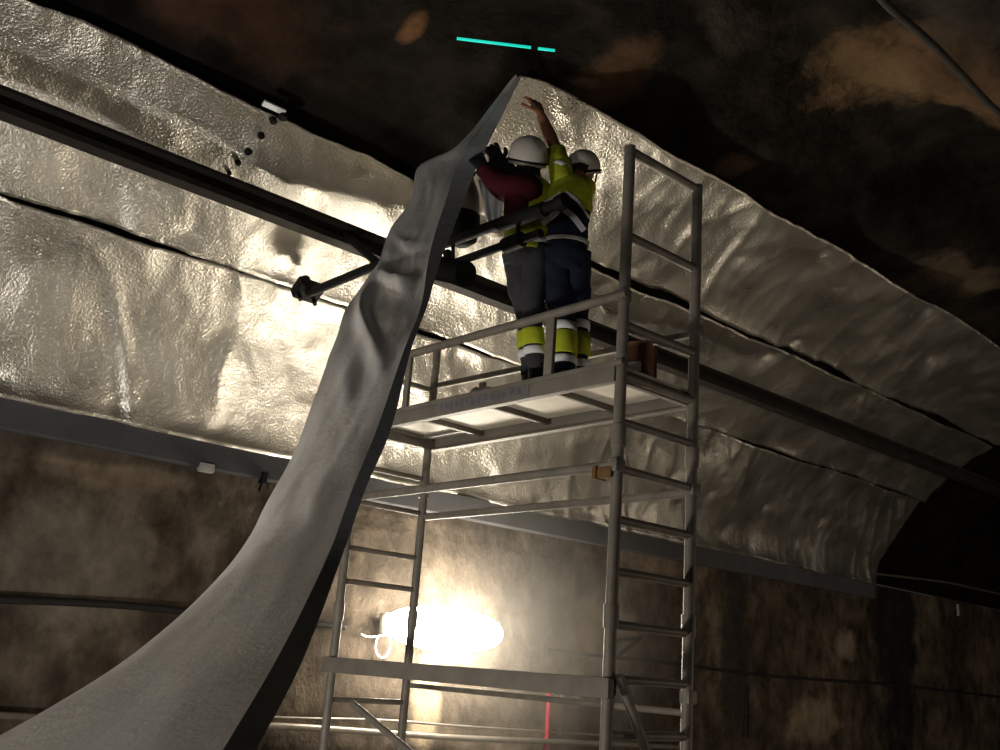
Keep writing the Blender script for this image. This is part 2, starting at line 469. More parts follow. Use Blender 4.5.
bmh.build('foil_backing', M['foil'], hang, smooth=True)

# ------------------------------------------------------------------ catenary rail and its bracket
br_y = 6.42; br_z = br_y*math.tan(math.radians(26.1))+EZ
rail = MB()
pr = [(a*1.3, b*1.3) for a, b in [(-.05, -.055), (.05, -.055), (.05, -.02), (.022, -.01), (.022, .03), (.07, .04), (.07, .06), (-.07, .06), (-.07, .04), (-.022, .03), (-.022, -.01), (-.05, -.02)]]
xs = [-2+.5*k for k in range(64)]
rr = [[Vector((x, br_y+a*1.0, br_z+b*1.05)) for a, b in pr+[pr[0]]] for x in xs]
rail.grid(rr)
tag(rail.build('overhead_rail', M['rail'], origin=(0, br_y, br_z)), 'long dark overhead steel rail hanging under the silver vault and running behind the tower', 'overhead rail')
AX = 3.90
def A(px, py, x=AX): return at(px, py, 0, x)
arm = empty('cantilever_bracket', A(309, 294, 4.0), 'black steel cantilever bracket reaching out from the vault past the two workers', 'bracket')
p0 = A(309, 293, 4.0)
foot = MB(); foot.box(p0+Vector((0, .03, .03)), (.22, .16, .10), ((1, 0, 0), (0, .8, -.6), (0, .6, .8)), .01); foot.loft([p0, p0+Vector((0, .1, .14))], .05, 10)
for k in (-1, 1): foot.loft([p0+Vector((k*.07, .0, -.08)), p0+Vector((k*.07, .08, .05))], .018, 8)
smooth_by_angle(foot.build('wall_plate', M['black'], arm))
up_pts = [p0, A(380, 264), A(446, 243), A(520, 216), A(564, 202)]
ub = MB(); ub.loft(up_pts, .036, 12)
ub.loft([A(500, 225), A(545, 209)], .048, 12)
smooth_by_angle(ub.build('upper_arm', M['black'], arm))
lb_ = MB(); lb_.loft([A(446, 266), A(500, 247), A(541, 233)], .028, 12); lb_.loft([A(505, 246), A(522, 239)], .05, 12)
smooth_by_angle(lb_.build('lower_arm', M['black'], arm))
ib = MB(); q0, q1 = A(438, 268), A(466, 274)
ib.loft([q0.lerp(q1, k/14) for k in range(15)], [.05 if k % 2 else .085 for k in range(15)], 14)
ib.loft([A(447, 252), A(452, 276)], .03, 10)
smooth_by_angle(ib.build('insulator', M['black'], arm))
for qa, qb in (((518, 217), (518, 240)), ((453, 241), (453, 266))):
    smooth_by_angle(MB().loft([A(*qa), A(*qb)], .013, 8).build('drop_rod', M['black'], arm))
fb = MB(); fb.loft([A(558, 204), A(566, 200)], .05, 12)
smooth_by_angle(fb.build('end_cap', M['black'], arm))
hb = MB(); hb.loft([A(376, 262), Vector((AX, br_y, br_z+.03)), Vector((AX, br_y-.02, br_z+.1))], .03, 10)
smooth_by_angle(hb.build('rail_clamp', M['black'], arm))

# ------------------------------------------------------------------ scaffold tower
X0, Y0, WD, LN = 4.046, 3.603, .642, 2.5
XA, XB, YN, YF = X0, X0+WD, Y0, Y0+LN
tower = empty('scaffold_tower', (X0+WD/2, Y0+LN/2, 0), 'tall aluminium mobile scaffold tower carrying two workers on its deck', 'scaffold')
TR = .033
def tube(name, a, b, r=TR, mat='galv', seg=14, parent=tower):
    return smooth_by_angle(MB().loft([a, b], r, seg).build(name, M[mat], parent))
def frame(y, top, levels, name, r=TR):
    base = Vector((X0+WD/2, y, 0))
    fe = MB()
    for x in (XA, XB):
        u = MB(); u.loft([(x, y, .16), (x, y, top)], r, 14)
        for zz in (EZ+1.25, EZ+.30): u.loft([(x, y, zz-.06), (x, y, zz+.06)], r*1.25, 14)
        po = smooth_by_angle(u.build('upright', M['galv'], tower))
        # castor
        c = MB(); c.loft([(x-.022, y, .075), (x+.022, y, .075)], .075, 20); c.box((x, y, .15), (.07, .07, .03), bev=.004)
        for k in (-1, 1): c.box((x+k*.032, y, .11), (.006, .04, .09))
        smooth_by_angle(c.build('castor', M['black'], po))
    for z, rr_ in levels:
        smooth_by_angle(MB().loft([(XA, y, z+EZ), (XB, y, z+EZ)], rr_, 12).build('rung', M['galv'], tower))
low = [1.331, 1.072, .80, .53, .26, -.01, -.28, -.55, -.82, -1.1]
frame(YN, EZ+2.985, [(2.96, .028), (2.424, .026), (1.883, .028), (1.59, .026)]+[(z, .024) for z in low], 'near')
frame(YF, EZ+2.41, [(2.03, .022), (1.80, .018), (1.59, .024)]+[(z, .019) for z in (1.331, 1.072, .741, .511, -.28, -.82)], 'far', .03)
# guard rails (one each side), posts and long braces
tube('guard_rail', (XA-.03, YN-.05, 2.05+EZ), (XA-.03, YF+.02, 2.05+EZ), .028)
tube('guard_rail', (XB+.03, YN, 2.02+EZ), (XB+.03, YF+.06, 2.08+EZ), .024)
def post(px, py0, x, z0, z1, w=.05):
    p = at(px, py0, 0, x)
    return smooth_by_angle(MB().box((x, p.y, (z0+z1)/2+EZ), (.028, w, z1-z0), bev=.006).build('rail_post', M['galv'], tower))
post(408, 380, XA-.03, 1.66, 2.05, .05)
post(550, 350, XA-.03, 1.66, 2.05, .068)
post(483, 382, XB+.03, 1.66, 2.02, .06)
tube('brace', (XA-.02, YN, 1.085+EZ), (XA-.02, YF+.35, 1.085+EZ), .027)
tube('brace', (XB+.02, YN, 1.05+EZ), (XB+.02, YF, 1.05+EZ), .026)
smooth_by_angle(MB().box((XA-.035, (YN+YF)/2, -.055+EZ), (.045, LN+.1, .10), bev=.006).build('ledger_beam', M['alu_beam'], tower))
tube('brace', (XB+.02, YN, -.16+EZ), (XB+.02, YF, -.16+EZ), .018)
a_, b_ = at(352, 703, 0, XA-.06), at(415, 756, 0, XA-.06)
tube('diagonal_brace', a_, b_+(b_-a_)*.9, .022)
a_, b_ = at(619, 676, 1, YN-.05), at(648, 756, 1, YN-.05)
tube('diagonal_brace', a_, b_+(b_-a_)*.8, .026)
# couplers
cb = MB(); q = at(606, 473, 0, XA-.02); cb.box(q, (.07, .13, .06), bev=.012); cb.box(q+Vector((0, .05, .0)), (.09, .03, .07), bev=.006)
smooth_by_angle(cb.build('coupler', M['orange'], tower))['label'] = 'orange-brown coupler'
for z in (2.05, 1.085, -.055):
    smooth_by_angle(MB().box((XA-.01, YN, z+EZ), (.075, .07, .075), bev=.012).build('coupler', M['galv'], tower))
    smooth_by_angle(MB().box((XB+.01, YN, z+EZ-.02), (.075, .07, .075), bev=.012).build('coupler', M['galv'], tower))
# deck
zt, zbm = 1.655+EZ, 1.555+EZ
deckm = MB()
deckm.box(((XA+XB)/2, (YN+YF)/2, zt-.008), (WD-.02, LN-.04, .016))
deck = deckm.build('deck_board', M['ply'], tower)
sb = MB()
for x, s in ((XA-.035, 1), (XB+.035, -1)):
    sb.box((x, (YN+YF)/2, (zt+zbm)/2-.005), (.02, LN-.02, .10), bev=.003)
    sb.box((x+.02*s, (YN+YF)/2, zbm+.002), (.05, LN-.02, .012))
for y in (YN+.03, YF-.03): sb.box(((XA+XB)/2, y, (zt+zbm)/2-.01), (WD+.05, .04, .075), bev=.003)
smooth_by_angle(sb.build('deck_frame', M['alu_beam'], tower))
for y in (YN+.62, YN+1.22, YN+1.9): smooth_by_angle(MB().box(((XA+XB)/2, y, zt-.035), (WD+.02, .035, .04), bev=.003).build('deck_transom', M['alu_beam'], tower))
hm_ = MB(); hx, hy = (XA+XB)/2, YF-.35
for dx in (-.2, .2): hm_.box((hx+dx, hy, zt-.03), (.02, .5, .02))
for dy in (-.25, .25): hm_.box((hx, hy+dy, zt-.03), (.42, .02, .02))
hm_.build('hatch_frame', M['alu_beam'], tower)
tb = MB()
tb.box((XA-.042, (YN+YF)/2, zt-.006), (.03, LN+.10, .03), bev=.004)
toe = smooth_by_angle(tb.build('toe_board', M['alu_beam'], tower))
smooth_by_angle(MB().box((XB+.042, (YN+YF)/2, zt-.004), (.03, LN-.02, .03), bev=.004).build('toe_board', M['alu_beam'], tower))
smooth_by_angle(MB().box(((XA+XB)/2, YF+.01, zt+.04), (WD, .02, .03), bev=.003).build('toe_board', M['alu_beam'], tower))
# worn lettering strip on the near deck beam
M['sticker'] = simple('faded violet grey sticker', (.17, .16, .165), .6)
M['print'] = simple('worn dark violet print', (.135, .13, .15), .6)
xs_ = XA-.047
ya, yb = at(528, 400, 0, xs_).y, at(437, 418, 0, xs_).y
st = MB().box((xs_, (ya+yb)/2, zt-.052), (.003, abs(yb-ya), .072)).build('sticker', M['sticker'], tower); st['label'] = 'worn lettering strip, no longer legible'
lt = MB(); random.seed(3)
y = yb-.03
while y > ya+.05:
    wdt = random.choice((.022, .03, .045)); zc = zt-.052
    lt.box((xs_-.002, y-wdt*.5, zc+random.uniform(-.008, .008)), (.002, wdt*random.uniform(.5, .95), random.uniform(.022, .042)))   # worn remains of block letters
    y -= wdt+.022
tag(lt.build('lettering', M['print'], st), kind='stuff')

# things on the deck
zd = zt
bx = at(640, 376, 2, 1.70); bxc = Vector((XA+.36, YN+.18, zd+.001))
box = empty('cardboard_box', bxc, 'small reddish brown box at the near end of the tower deck', 'box')
ang = math.radians(25); ax = ((math.cos(ang), math.sin(ang), 0), (-math.sin(ang), math.cos(ang), 0), (0, 0, 1))
MB().box(bxc+Vector((0, 0, .115)), (.17, .17, .23), ax, .004).build('carton', M['brown_box'], box)
MB().box(bxc+Vector((0, 0, .232)), (.175, .08, .006), ax).build('flap', M['brown_box'], box)
MB().box(bxc+Vector((-.015, 0, .08))+Vector(ax[0])*-.072, (.002, .08, .06), ax).build('paper_label', M['white_plastic'], box)['label'] = 'pale paper label'
rl = empty('foil_tape_roll', (XB-.12, YN+.35, zd), 'grey tape roll lying on the deck beside the right worker\'s boots', 'tape roll')
c0 = Vector((XB-.12, YN+.42, zd+.055))
smooth_by_angle(MB().loft([c0, c0+Vector((0, -.11, 0))], .055, 24).build('roll', M['grey_cloth'], rl))
smooth_by_angle(MB().loft([c0+Vector((0, .006, 0)), c0+Vector((0, -.116, 0))], .025, 16).build('core', M['white_plastic'], rl))
pm = MB(); pl_ = catmull([(XA+.08, YN+1.40, zd+.03), (XA+.09, YN+1.34, zd+.055), (XA+.08, YN+1.28, zd+.04), (XA+.10, YN+1.21, zd+.045), (XA+.09, YN+1.14, zd+.03)], 24)
pm.loft(pl_, [(.015+.022*math.sin(k/24*math.pi)) for k in range(25)], 12)
for v in range(len(pm.v)):
    p = Vector(pm.v[v]); pm.v[v] = tuple(p + Vector((0, 0, 1))*noise.noise(p*14)*.02)
    if pm.v[v][2] < zd: pm.v[v] = (pm.v[v][0], pm.v[v][1], zd)
tag(pm.build('rag', M['grey_cloth'], smooth=True), 'crumpled grey rag on the deck edge beside the left worker\'s boots', 'rag')

# ------------------------------------------------------------------ people
def skin_mesh(chains, sub=2):
    """chains: list of dict(points=[...], radii=[...], edges=[(a,b)]) -> evaluated mesh"""
    me = bpy.data.meshes.new('s'); V = []; E = []; Rd = []; roots = []
    for pts, edges in chains:
        b = len(V); roots.append(b)
        for p, r in pts: V.append(tuple(p)); Rd.append(r)
        E += [(a+b, c+b) for a, c in edges]
    me.from_pydata(V, E, [])
    o = bpy.data.objects.new('s', me); COL.objects.link(o)
    o.modifiers.new('k', 'SKIN')
    for i, sv in enumerate(me.skin_vertices[0].data):
        r = Rd[i]; sv.radius = r if isinstance(r, tuple) else (r, r); sv.use_root = i in roots
    o.modifiers['k'].use_smooth_shade = True
    sm = o.modifiers.new('d', 'SUBSURF'); sm.levels = sub; sm.render_levels = sub
    dg = bpy.context.evaluated_depsgraph_get(); dg.update()
    out = bpy.data.meshes.new_from_object(o.evaluated_get(dg))
    bpy.data.objects.remove(o); bpy.data.meshes.remove(me)
    return out
def chain(pts): return (pts, [(i, i+1) for i in range(len(pts)-1)])
def headmesh(c, fwd, up, scale=1.0):
    """a head shaped from a sphere: jaw, nose, brow, ears; fwd is where the face looks"""
    fwd = Vector(fwd).normalized(); up = Vector(up); up = (up-fwd*up.dot(fwd)).normalized(); side = fwd.cross(up)
    mb = MB(); n, k = 22, 28; rows = []
    for i in range(n+1):
        th = math.pi*i/n; row = []
        for j in range(k+1):
            ph = 2*math.pi*j/k
            x = math.sin(th)*math.cos(ph); y = math.sin(th)*math.sin(ph); z = math.cos(th)
            X = x*.098; Y = y*.075; Z = z*.118
            if z < -.1:
                t = (-z-.1)/.9; Y *= 1-.30*t; X = X*(1-.15*t) + (.012 if x > 0 else .03)*t
            f = max(0, x)
            g = math.exp(-(y/.16)**2)*math.exp(-((z+.13)/.2)**2)*f; X += .026*g                     # nose
            X += .007*math.exp(-((z-.18)/.09)**2)*f                                             # brow
            for sy in (-.38, .38): X -= .010*math.exp(-((y-sy)/.16)**2-((z-.02)/.11)**2)*f               # eye sockets
            X += .008*math.exp(-(y/.25)**2-((z+.48)/.10)**2)*f                                  # lips
            X += .010*math.exp(-(y/.3)**2-((z+.85)/.16)**2)*f                                   # chin
            row.append(Vector(c) + (fwd*X + side*Y + up*Z)*scale)
        rows.append(row)
    mb.grid(rows)
    for sgn in (-1, 1):
        e = Vector(c) + side*sgn*.077*scale + up*-.01*scale - fwd*.005
        mb.loft([e-up*.03, e-up*.015+side*sgn*.008, e+up*.012+side*sgn*.012, e+up*.03+side*sgn*.006], [(.006, .008), (.009, .014), (.010, .018), (.006, .009)], 8, up=fwd)
    return mb
def helmet(c, fwd, up, parent, r=.135, scale=1.0):
    fwd = Vector(fwd).normalized(); up = Vector(up); up = (up-fwd*up.dot(fwd)).normalized(); side = fwd.cross(up)
    rows = []; n, k = 16, 36
    for i in range(n+1):
        th = math.pi*.60*i/n; row = []
        for j in range(k+1):
            ph = 2*math.pi*j/k
            a = math.sin(th)*math.cos(ph)*r*1.12; b = math.sin(th)*math.sin(ph)*r*.98; z = math.cos(th)*r*1.02
            if abs(math.sin(ph)) < .3: z += .006*math.sin(th)                  # crown ridge
            row.append(Vector(c)+fwd*a+side*b+up*z)
        rows.append(row)
    lip = []
    for j in range(k+1):
        ph = 2*math.pi*j/k; ex = .008 + .05*max(0, math.cos(ph))**3
        lip.append(rows[-1][j] + fwd*math.cos(ph)*ex + side*math.sin(ph)*.006 - up*.006)
    rows.append(lip)
    rows.append([p - up*.006 for p in lip]); rows.append([p*.0 + Vector(c)+(q-Vector(c))*.96 - up*.004 for p, q in zip(lip, rows[n])])
    h = MB().grid(rows).build('helmet', M['helmet'], parent, smooth=True)
    b = MB(); b.loft([Vector(c)+fwd*math.cos(t)*r*1.08+side*math.sin(t)*r*.95-up*.03 for t in [2*math.pi*q/24 for q in range(25)]], .009, 6)
    b.build('headband', M['black'], h, smooth=True)
    s = MB()
    for sg in (-1, 1):
        s.loft([Vector(c)+side*sg*r*.9-up*.02, Vector(c)+side*sg*.075-up*.11+fwd*.02, Vector(c)+fwd*.05-up*.185], .006, 6)
    s.build('chin_strap', M['black'], h, smooth=True)
    return h
def limb(name, pts, radii, mat, parent, seg=18, n=None, up=None, wr=.006, seed=1):
    """a lofted garment piece with slight cloth wrinkles"""
    n = n or 8*(len(pts)-1)
    P = catmull(pts, n)
    ra = catn([r[0] if isinstance(r, tuple) else r for r in radii], n); rb = catn([r[1] if isinstance(r, tuple) else r for r in radii], n)
    mb = MB().loft(P, list(zip(ra, rb)), seg, up=up)
    for i, v in enumerate(mb.v):
        p = Vector(v); c = P[min(i//seg, n)]
        d = (p-c); mb.v[i] = tuple(p + d.normalized()*noise.fractal(Vector((p.x*7, p.y*7, p.z*13+seed)), 1, 2, 3)*wr*1.6)
    return mb.build(name, M[mat], parent, smooth=True)
def boot(ankle, toe_dir, z0, parent, name='boot'):
    d = Vector(toe_dir).normalized(); a = Vector(ankle); b = Vector((a.x, a.y, z0))
    mb = MB()
    pts = [a+Vector((0, 0, .10)), a+Vector((0, 0, .02)), b+Vector((0, 0, .055))+d*.0]
    mb.loft([b-d*.085+Vector((0, 0, .045)), b-d*.05+Vector((0, 0, .055)), b+d*.03+Vector((0, 0, .06)), b+d*.11+Vector((0, 0, .05)), b+d*.175+Vector((0, 0, .038)), b+d*.20+Vector((0, 0, .03))],
            [(.032, .035), (.042, .052), (.047, .058), (.05, .047), (.045, .037), (.02, .02)], 16, up=(0, 0, 1))
    mb.loft([a+Vector((0, 0, .12)), a+Vector((0, 0, .03)), b+Vector((0, 0, .06))], [.062, .055, .052], 16)
    for i, v in enumerate(mb.v):
        if v[2] < z0+.004: mb.v[i] = (v[0], v[1], z0+.004)
    o = mb.build(name, M['boot'], parent, smooth=True)
    sm_ = MB(); sm_.loft([b-d*.085+Vector((0, 0, .009)), b-d*.02+Vector((0, 0, .009)), b+d*.1+Vector((0, 0, .009)), b+d*.19+Vector((0, 0, .009))], [(.03, .009), (.04, .009), (.05, .009), (.03, .009)], 14, up=(0, 0, 1))
    sm_.build('sole', M['black'], o); return o
def hand(wrist, direction, palm_n, thumb_side, curl=.5, scale=1.0, fat=1.0):
    """palm, five fingers and thumb; direction = along the hand, palm_n = out of the palm, thumb_side = towards the thumb"""
    d = Vector(direction).normalized(); pn = Vector(palm_n); pn = (pn-d*pn.dot(d)).normalized(); ts = Vector(thumb_side); ts = (ts-d*ts.dot(d)-pn*ts.dot(pn)).normalized()
    w = Vector(wrist); s = scale; mb = MB()
    mb.loft([w-d*.02*s, w+d*.015*s, w+d*.05*s, w+d*.085*s, w+d*.10*s], [(.026*s, .020*s), (.031*s, .019*s), (.041*s, .017*s), (.043*s, .014*s), (.036*s, .008*s)], 16, up=pn)
    def finger(P, r):
        Q = catmull(P, 10); R = [r*(1-.035*k) for k in range(11)]
        Q.append(Q[-1]+(Q[-1]-Q[-2])*.35); R.append(R[-1]*.55)
        mb.loft(Q, R, 10)
    for off, ln, c in ((.033, .074, .8), (.011, .084, 1.0), (-.011, .078, 1.1), (-.031, .062, 1.3)):
        p = w + d*.082*s + ts*off*s; P = [p]; a = 0.
        for q, f in enumerate((.45, .32, .25)):
            a += curl*c*(.5, .8, .6)[q]
            p = p + ((d*math.cos(a) + pn*math.sin(a)) + ts*off*4).normalized()*ln*(1.2 if q == 0 else 1)*f*s; P.append(p)
        finger(P, .0105*s*fat)
    p = w + d*.018*s + ts*.018*s; P = [p]
    p = p + (d*.5+ts*.8+pn*.2).normalized()*.042*s; P.append(p)
    p = p + (d*.75+ts*.6+pn*.3).normalized()*.034*s; P.append(p)
    p = p + (d*.95+ts*.2+pn*.4).normalized()*.026*s; P.append(p)
    finger(P, .0125*s*fat)
    return mb
def mid(a, b, t=.5): return Vector(a).lerp(Vector(b), t)
Rh = Vector(R0); Fh = HF.copy(); Z = Vector((0, 0, 1))

# ---- left worker: white helmet, maroon sleeves, yellow vest, charcoal trousers
H1 = 6.28
def P1(px, py, dh=0): return W(px, py, H1+dh)
zf = zd
pel = P1(527, 253); chest = P1(531, 203, .02); neckb = P1(530, 178, .02); head = P1(528, 160, .02)
hipL, hipR = pel - Rh*.07 + Fh*.05, pel + Rh*.06 - Fh*.03
kneL, kneR = P1(527, 320, .10), P1(532, 318, -.06)
ankL, ankR = P1(530, 386, .10), P1(536, 388, -.04)
ankL.z = ankR.z = zf+.10
shN, shF = P1(525, 190, -.09), P1(518, 184, .10)
elN, elF = P1(501, 185, -.10), P1(507, 172, .06)
wrN, wrF = P1(484, 170, -.04), P1(499, 162, .06)
w1 = empty('person', (mid(ankL, ankR).x, mid(ankL, ankR).y, zf), 'left worker with white helmet, maroon sleeves and yellow vest, reaching for the hanging sheet', 'person')
pts = [(pel, (.14, .10)), (mid(pel, chest), (.13, .095)), (chest, (.15, .10)), (neckb, (.06, .06)), (mid(neckb, head, .6), (.05, .05)),
       (hipL, .08), (kneL, .055), (ankL, .04), (hipR, .08), (kneR, .055), (ankR, .04),
       (shN, .055), (elN, .042), (wrN, .028), (shF, .055), (elF, .042), (wrF, .028)]
ed = [(0, 1), (1, 2), (2, 3), (3, 4), (0, 5), (5, 6), (6, 7), (0, 8), (8, 9), (9, 10), (2, 11), (11, 12), (12, 13), (2, 14), (14, 15), (15, 16)]
face1 = (-Rh*.15 + Fh*.9 + Z*.55)
body = skin_mesh([(pts, ed)])
hm1 = headmesh(head, face1, Z*1.0).mesh()
bmj = bmesh.new(); bmj.from_mesh(body); bmj.from_mesh(hm1); jm = bpy.data.meshes.new('b'); bmj.to_mesh(jm); bmj.free()
link('body', jm, M['skin'], w1, True)
helmet(head+Z*.025, face1, Z, w1, .142)
limb('collar', [neckb-Z*.02, mid(neckb, head, .5), head-Z*.03], [.085, .078, .08], 'glove', w1, 16, n=10)
limb('trousers', [pel+Z*.06, pel-Z*.03, mid(hipL, hipR)-Z*.10], [(.150, .125), (.160, .135), (.145, .12)], 'greytr', w1, 22, up=Fh)
tr = w1.children[-1]
for a, k, b in ((hipL, kneL, ankL), (hipR, kneR, ankR)):
    limb('trouser_leg', [a+Z*.03, mid(a, k), k, mid(k, b), b+Z*.09], [.098, .09, .066, .062, .060], 'greytr', w1, 16, seed=a.x*9)
def band(name, c, r, h, mat, parent, axis=Z, up=None, seg=20, bul=1.03):
    c = Vector(c); ax_ = Vector(axis).normalized()
    rr2 = r if isinstance(r, tuple) else (r, r)
    mb = MB().loft([c-ax_*h/2, c-ax_*h*.45, c, c+ax_*h*.45, c+ax_*h/2], [tuple(q*.98 for q in rr2), tuple(q*bul for q in rr2), tuple(q*bul*1.01 for q in rr2), tuple(q*bul for q in rr2), tuple(q*.98 for q in rr2)], seg, up=up)
    return mb.build(name, M[mat], parent, smooth=True)
for k, b, nm in ((kneL, ankL, 'l'), (kneR, ankR, 'r')):
    t = mid(k, b, .30); band('knee_band', t, .071, .11, 'hivis', w1, (k-b))['label'] = 'yellow band round the lower leg'
    t = mid(k, b, .52); band('reflective_band', t, .070, .05, 'tape', w1, (k-b))['label'] = 'silver reflective band'
boot(ankL, -Rh*.6+Fh*.8, zf, w1); boot(ankR, -Rh*.8+Fh*.4, zf, w1)
# jacket: torso and sleeves in maroon, vest over it
limb('jacket', [pel+Z*.02, mid(pel, chest, .5), chest, mid(chest, neckb, .7), neckb], [(.155, .12), (.15, .12), (.17, .13), (.115, .10), (.065, .065)], 'maroon', w1, 24, up=Fh)
limb('sleeve', [mid(shN, chest, .35), shN, elN, wrN], [.105, .110, .088, .055], 'maroon', w1, 16, seed=5)
limb('jacket_side', [P1(515, 222, -.08), P1(516, 206, -.09), P1(519, 190, -.09)], [.06, .085, .09], 'maroon', w1, 16, n=12, seed=2)
limb('sleeve', [mid(shF, chest, .35), shF, elF, wrF], [.085, .085, .070, .055], 'glove', w1, 16, seed=8)
v1 = limb('vest', [pel-Z*.015, mid(pel, chest, .5), mid(pel, chest, .9), mid(chest, neckb, .55), mid(chest, neckb, .92)], [(.168, .14), (.163, .135), (.172, .142), (.145, .12), (.085, .085)], 'hivis', w1, 26, up=Fh, wr=.005)
for t in (.14, .62): band('reflective_band', mid(pel, chest, t), (.171, .143), .052, 'tape', w1, (chest-pel), up=Fh, seg=26, bul=1.015)['label'] = 'silver reflective band round the vest'
for wr, el, tsd in ((wrN, elN, Z), (wrF, elF, Z)):
    d = (wr-el).normalized()
    hand(wr-d*.01, (d+Z*.7-Rh*.2), -Rh*.1+Fh, Z+Rh*.3, .75, 1.2, 1.25).build('glove', M['glove'], w1, smooth=True)
    band('glove_cuff', wr-d*.015, .056, .05, 'glove', w1, d, seg=14)
band('pale_cuff_stripe', mid(wrN, elN, .10), .0535, .022, 'cuff', w1, (wrN-elN), seg=14)['label'] = 'pale stripe at the cuff'

# ---- right worker: reaching up with a bare forearm
H2 = 6.22
def P2(px, py, dh=0): return W(px, py, H2+dh)
pel = P2(565, 256, .02); chest = P2(569, 202, .02); neckb = P2(575, 180, .04); head = P2(583, 170, .16)
hipL, hipR = pel-Rh*.08, pel+Rh*.075
kneL, kneR = P2(563, 325, .0), P2(576, 322, .08)
ankL, ankR = P2(563, 377, -.04), P2(577, 374, .08); ankL.z = ankR.z = zf+.10
shU = P2(563, 180, .05); elU = P2(555, 147, .16); wrU = P2(540, 113, .26)
shD = P2(583, 188, .12); elD = P2(584, 196, .36); wrD = P2(584, 175, .46)
w2 = empty('person', (mid(ankL, ankR).x, mid(ankL, ankR).y, zf), 'right worker in navy overalls and yellow top, raising one bare forearm to the foil', 'person')
pts = [(pel, (.14, .10)), (mid(pel, chest), (.125, .095)), (chest, (.15, .10)), (neckb, (.06, .06)), (mid(neckb, head, .6), (.05, .05)),
       (hipL, .08), (kneL, .055), (ankL, .04), (hipR, .08), (kneR, .055), (ankR, .04),
       (shU, .055), (mid(shU, elU), .048), (elU, .045), (mid(elU, wrU, .35), .050), (wrU, .034), (shD, .055), (elD, .042), (wrD, .028)]
ed = [(0, 1), (1, 2), (2, 3), (3, 4), (0, 5), (5, 6), (6, 7), (0, 8), (8, 9), (9, 10), (2, 11), (11, 12), (12, 13), (13, 14), (14, 15), (2, 16), (16, 17), (17, 18)]
face2 = (Fh*.85 + Rh*.5 + Z*.5)
hdir = (W(530, 90, H2+.34)-wrU)
hc = hand(wrU-hdir.normalized()*.01, hdir, Fh*.85-Rh*.55, -Rh*.9-Fh*.2, .42, 1.28).mesh()
hc2 = hand(wrD, Z+Fh*.4, Fh, Rh, .5).mesh()
body = skin_mesh([(pts, ed)])
hm2 = headmesh(head, face2, Z).mesh()
bmj = bmesh.new(); bmj.from_mesh(body); bmj.from_mesh(hm2); bmj.from_mesh(hc); bmj.from_mesh(hc2); jm = bpy.data.meshes.new('b'); bmj.to_mesh(jm); bmj.free()
link('body', jm, M['skin'], w2, True)
hr = MB(); hr.loft([head-Fh*.05-Rh*.02+Z*.04, head-Fh*.06-Rh*.02-Z*.02, head-Fh*.05-Rh*.015-Z*.06], [(.07, .055), (.075, .05), (.05, .035)], 14, up=Fh)
hr.build('hair', M['hair'], w2, smooth=True)
helmet(head+Z*.03+Fh*.02, face2, Z-Fh*.15, w2, .122)
limb('overall_seat', [pel+Z*.10, pel, mid(hipL, hipR)-Z*.12], [(.145, .115), (.155, .13), (.14, .115)], 'navy', w2, 22, up=Fh)
for a, k, b in ((hipL, kneL, ankL), (hipR, kneR, ankR)):
    limb('trouser_leg', [a+Z*.03, mid(a, k), k, mid(k, b), b+Z*.07], [.10, .095, .082, .078, .078], 'navy', w2, 16, seed=a.x*7)
    t = mid(k, b, .25); band('knee_band', mid(k, b, .36), .091, .15, 'hivis', w2, (k-b))['label'] = 'yellow band round the lower leg'
    band('reflective_band', mid(k, b, .07), .089, .055, 'tape', w2, (k-b))['label'] = 'silver reflective band'
    band('reflective_band', mid(k, b, .66), .089, .05, 'tape', w2, (k-b))['label'] = 'silver reflective band'
boot(ankL, Fh, zf, w2); boot(ankR, Fh+Rh*.4, zf, w2)
limb('overall_body', [pel+Z*.02, mid(pel, chest, .5), chest, mid(chest, neckb, .6), neckb], [(.150, .12), (.14, .115), (.150, .12), (.12, .10), (.065, .065)], 'navy', w2, 24, up=Fh)
b2 = limb('belt', [pel+Z*.075+Rh*.0, pel+Z*.10], [(.158, .128), (.156, .126)], 'grey_cloth', w2, 24, n=4, up=Fh, wr=.002)
limb('yellow_top', [mid(pel, chest, .80), chest, mid(chest, neckb, .6), mid(chest, neckb, 1.0)], [(.155, .125), (.160, .13), (.135, .115), (.075, .075)], 'hivis', w2, 26, up=Fh, wr=.005)
limb('sleeve', [mid(shU, chest, .45), shU, mid(shU, elU, .5), mid(shU, elU, .88)], [.09, .09, .078, .066], 'hivis', w2, 18, n=20, seed=3)
limb('sleeve', [mid(shD, chest, .35), shD, elD, wrD], [.085, .085, .068, .05], 'hivis', w2, 16, seed=4)
band('reflective_band', mid(shU, elU, .22), .088, .05, 'tape', w2, (elU-shU)*1.0+Rh*.35)['label'] = 'silver reflective band on the sleeve'
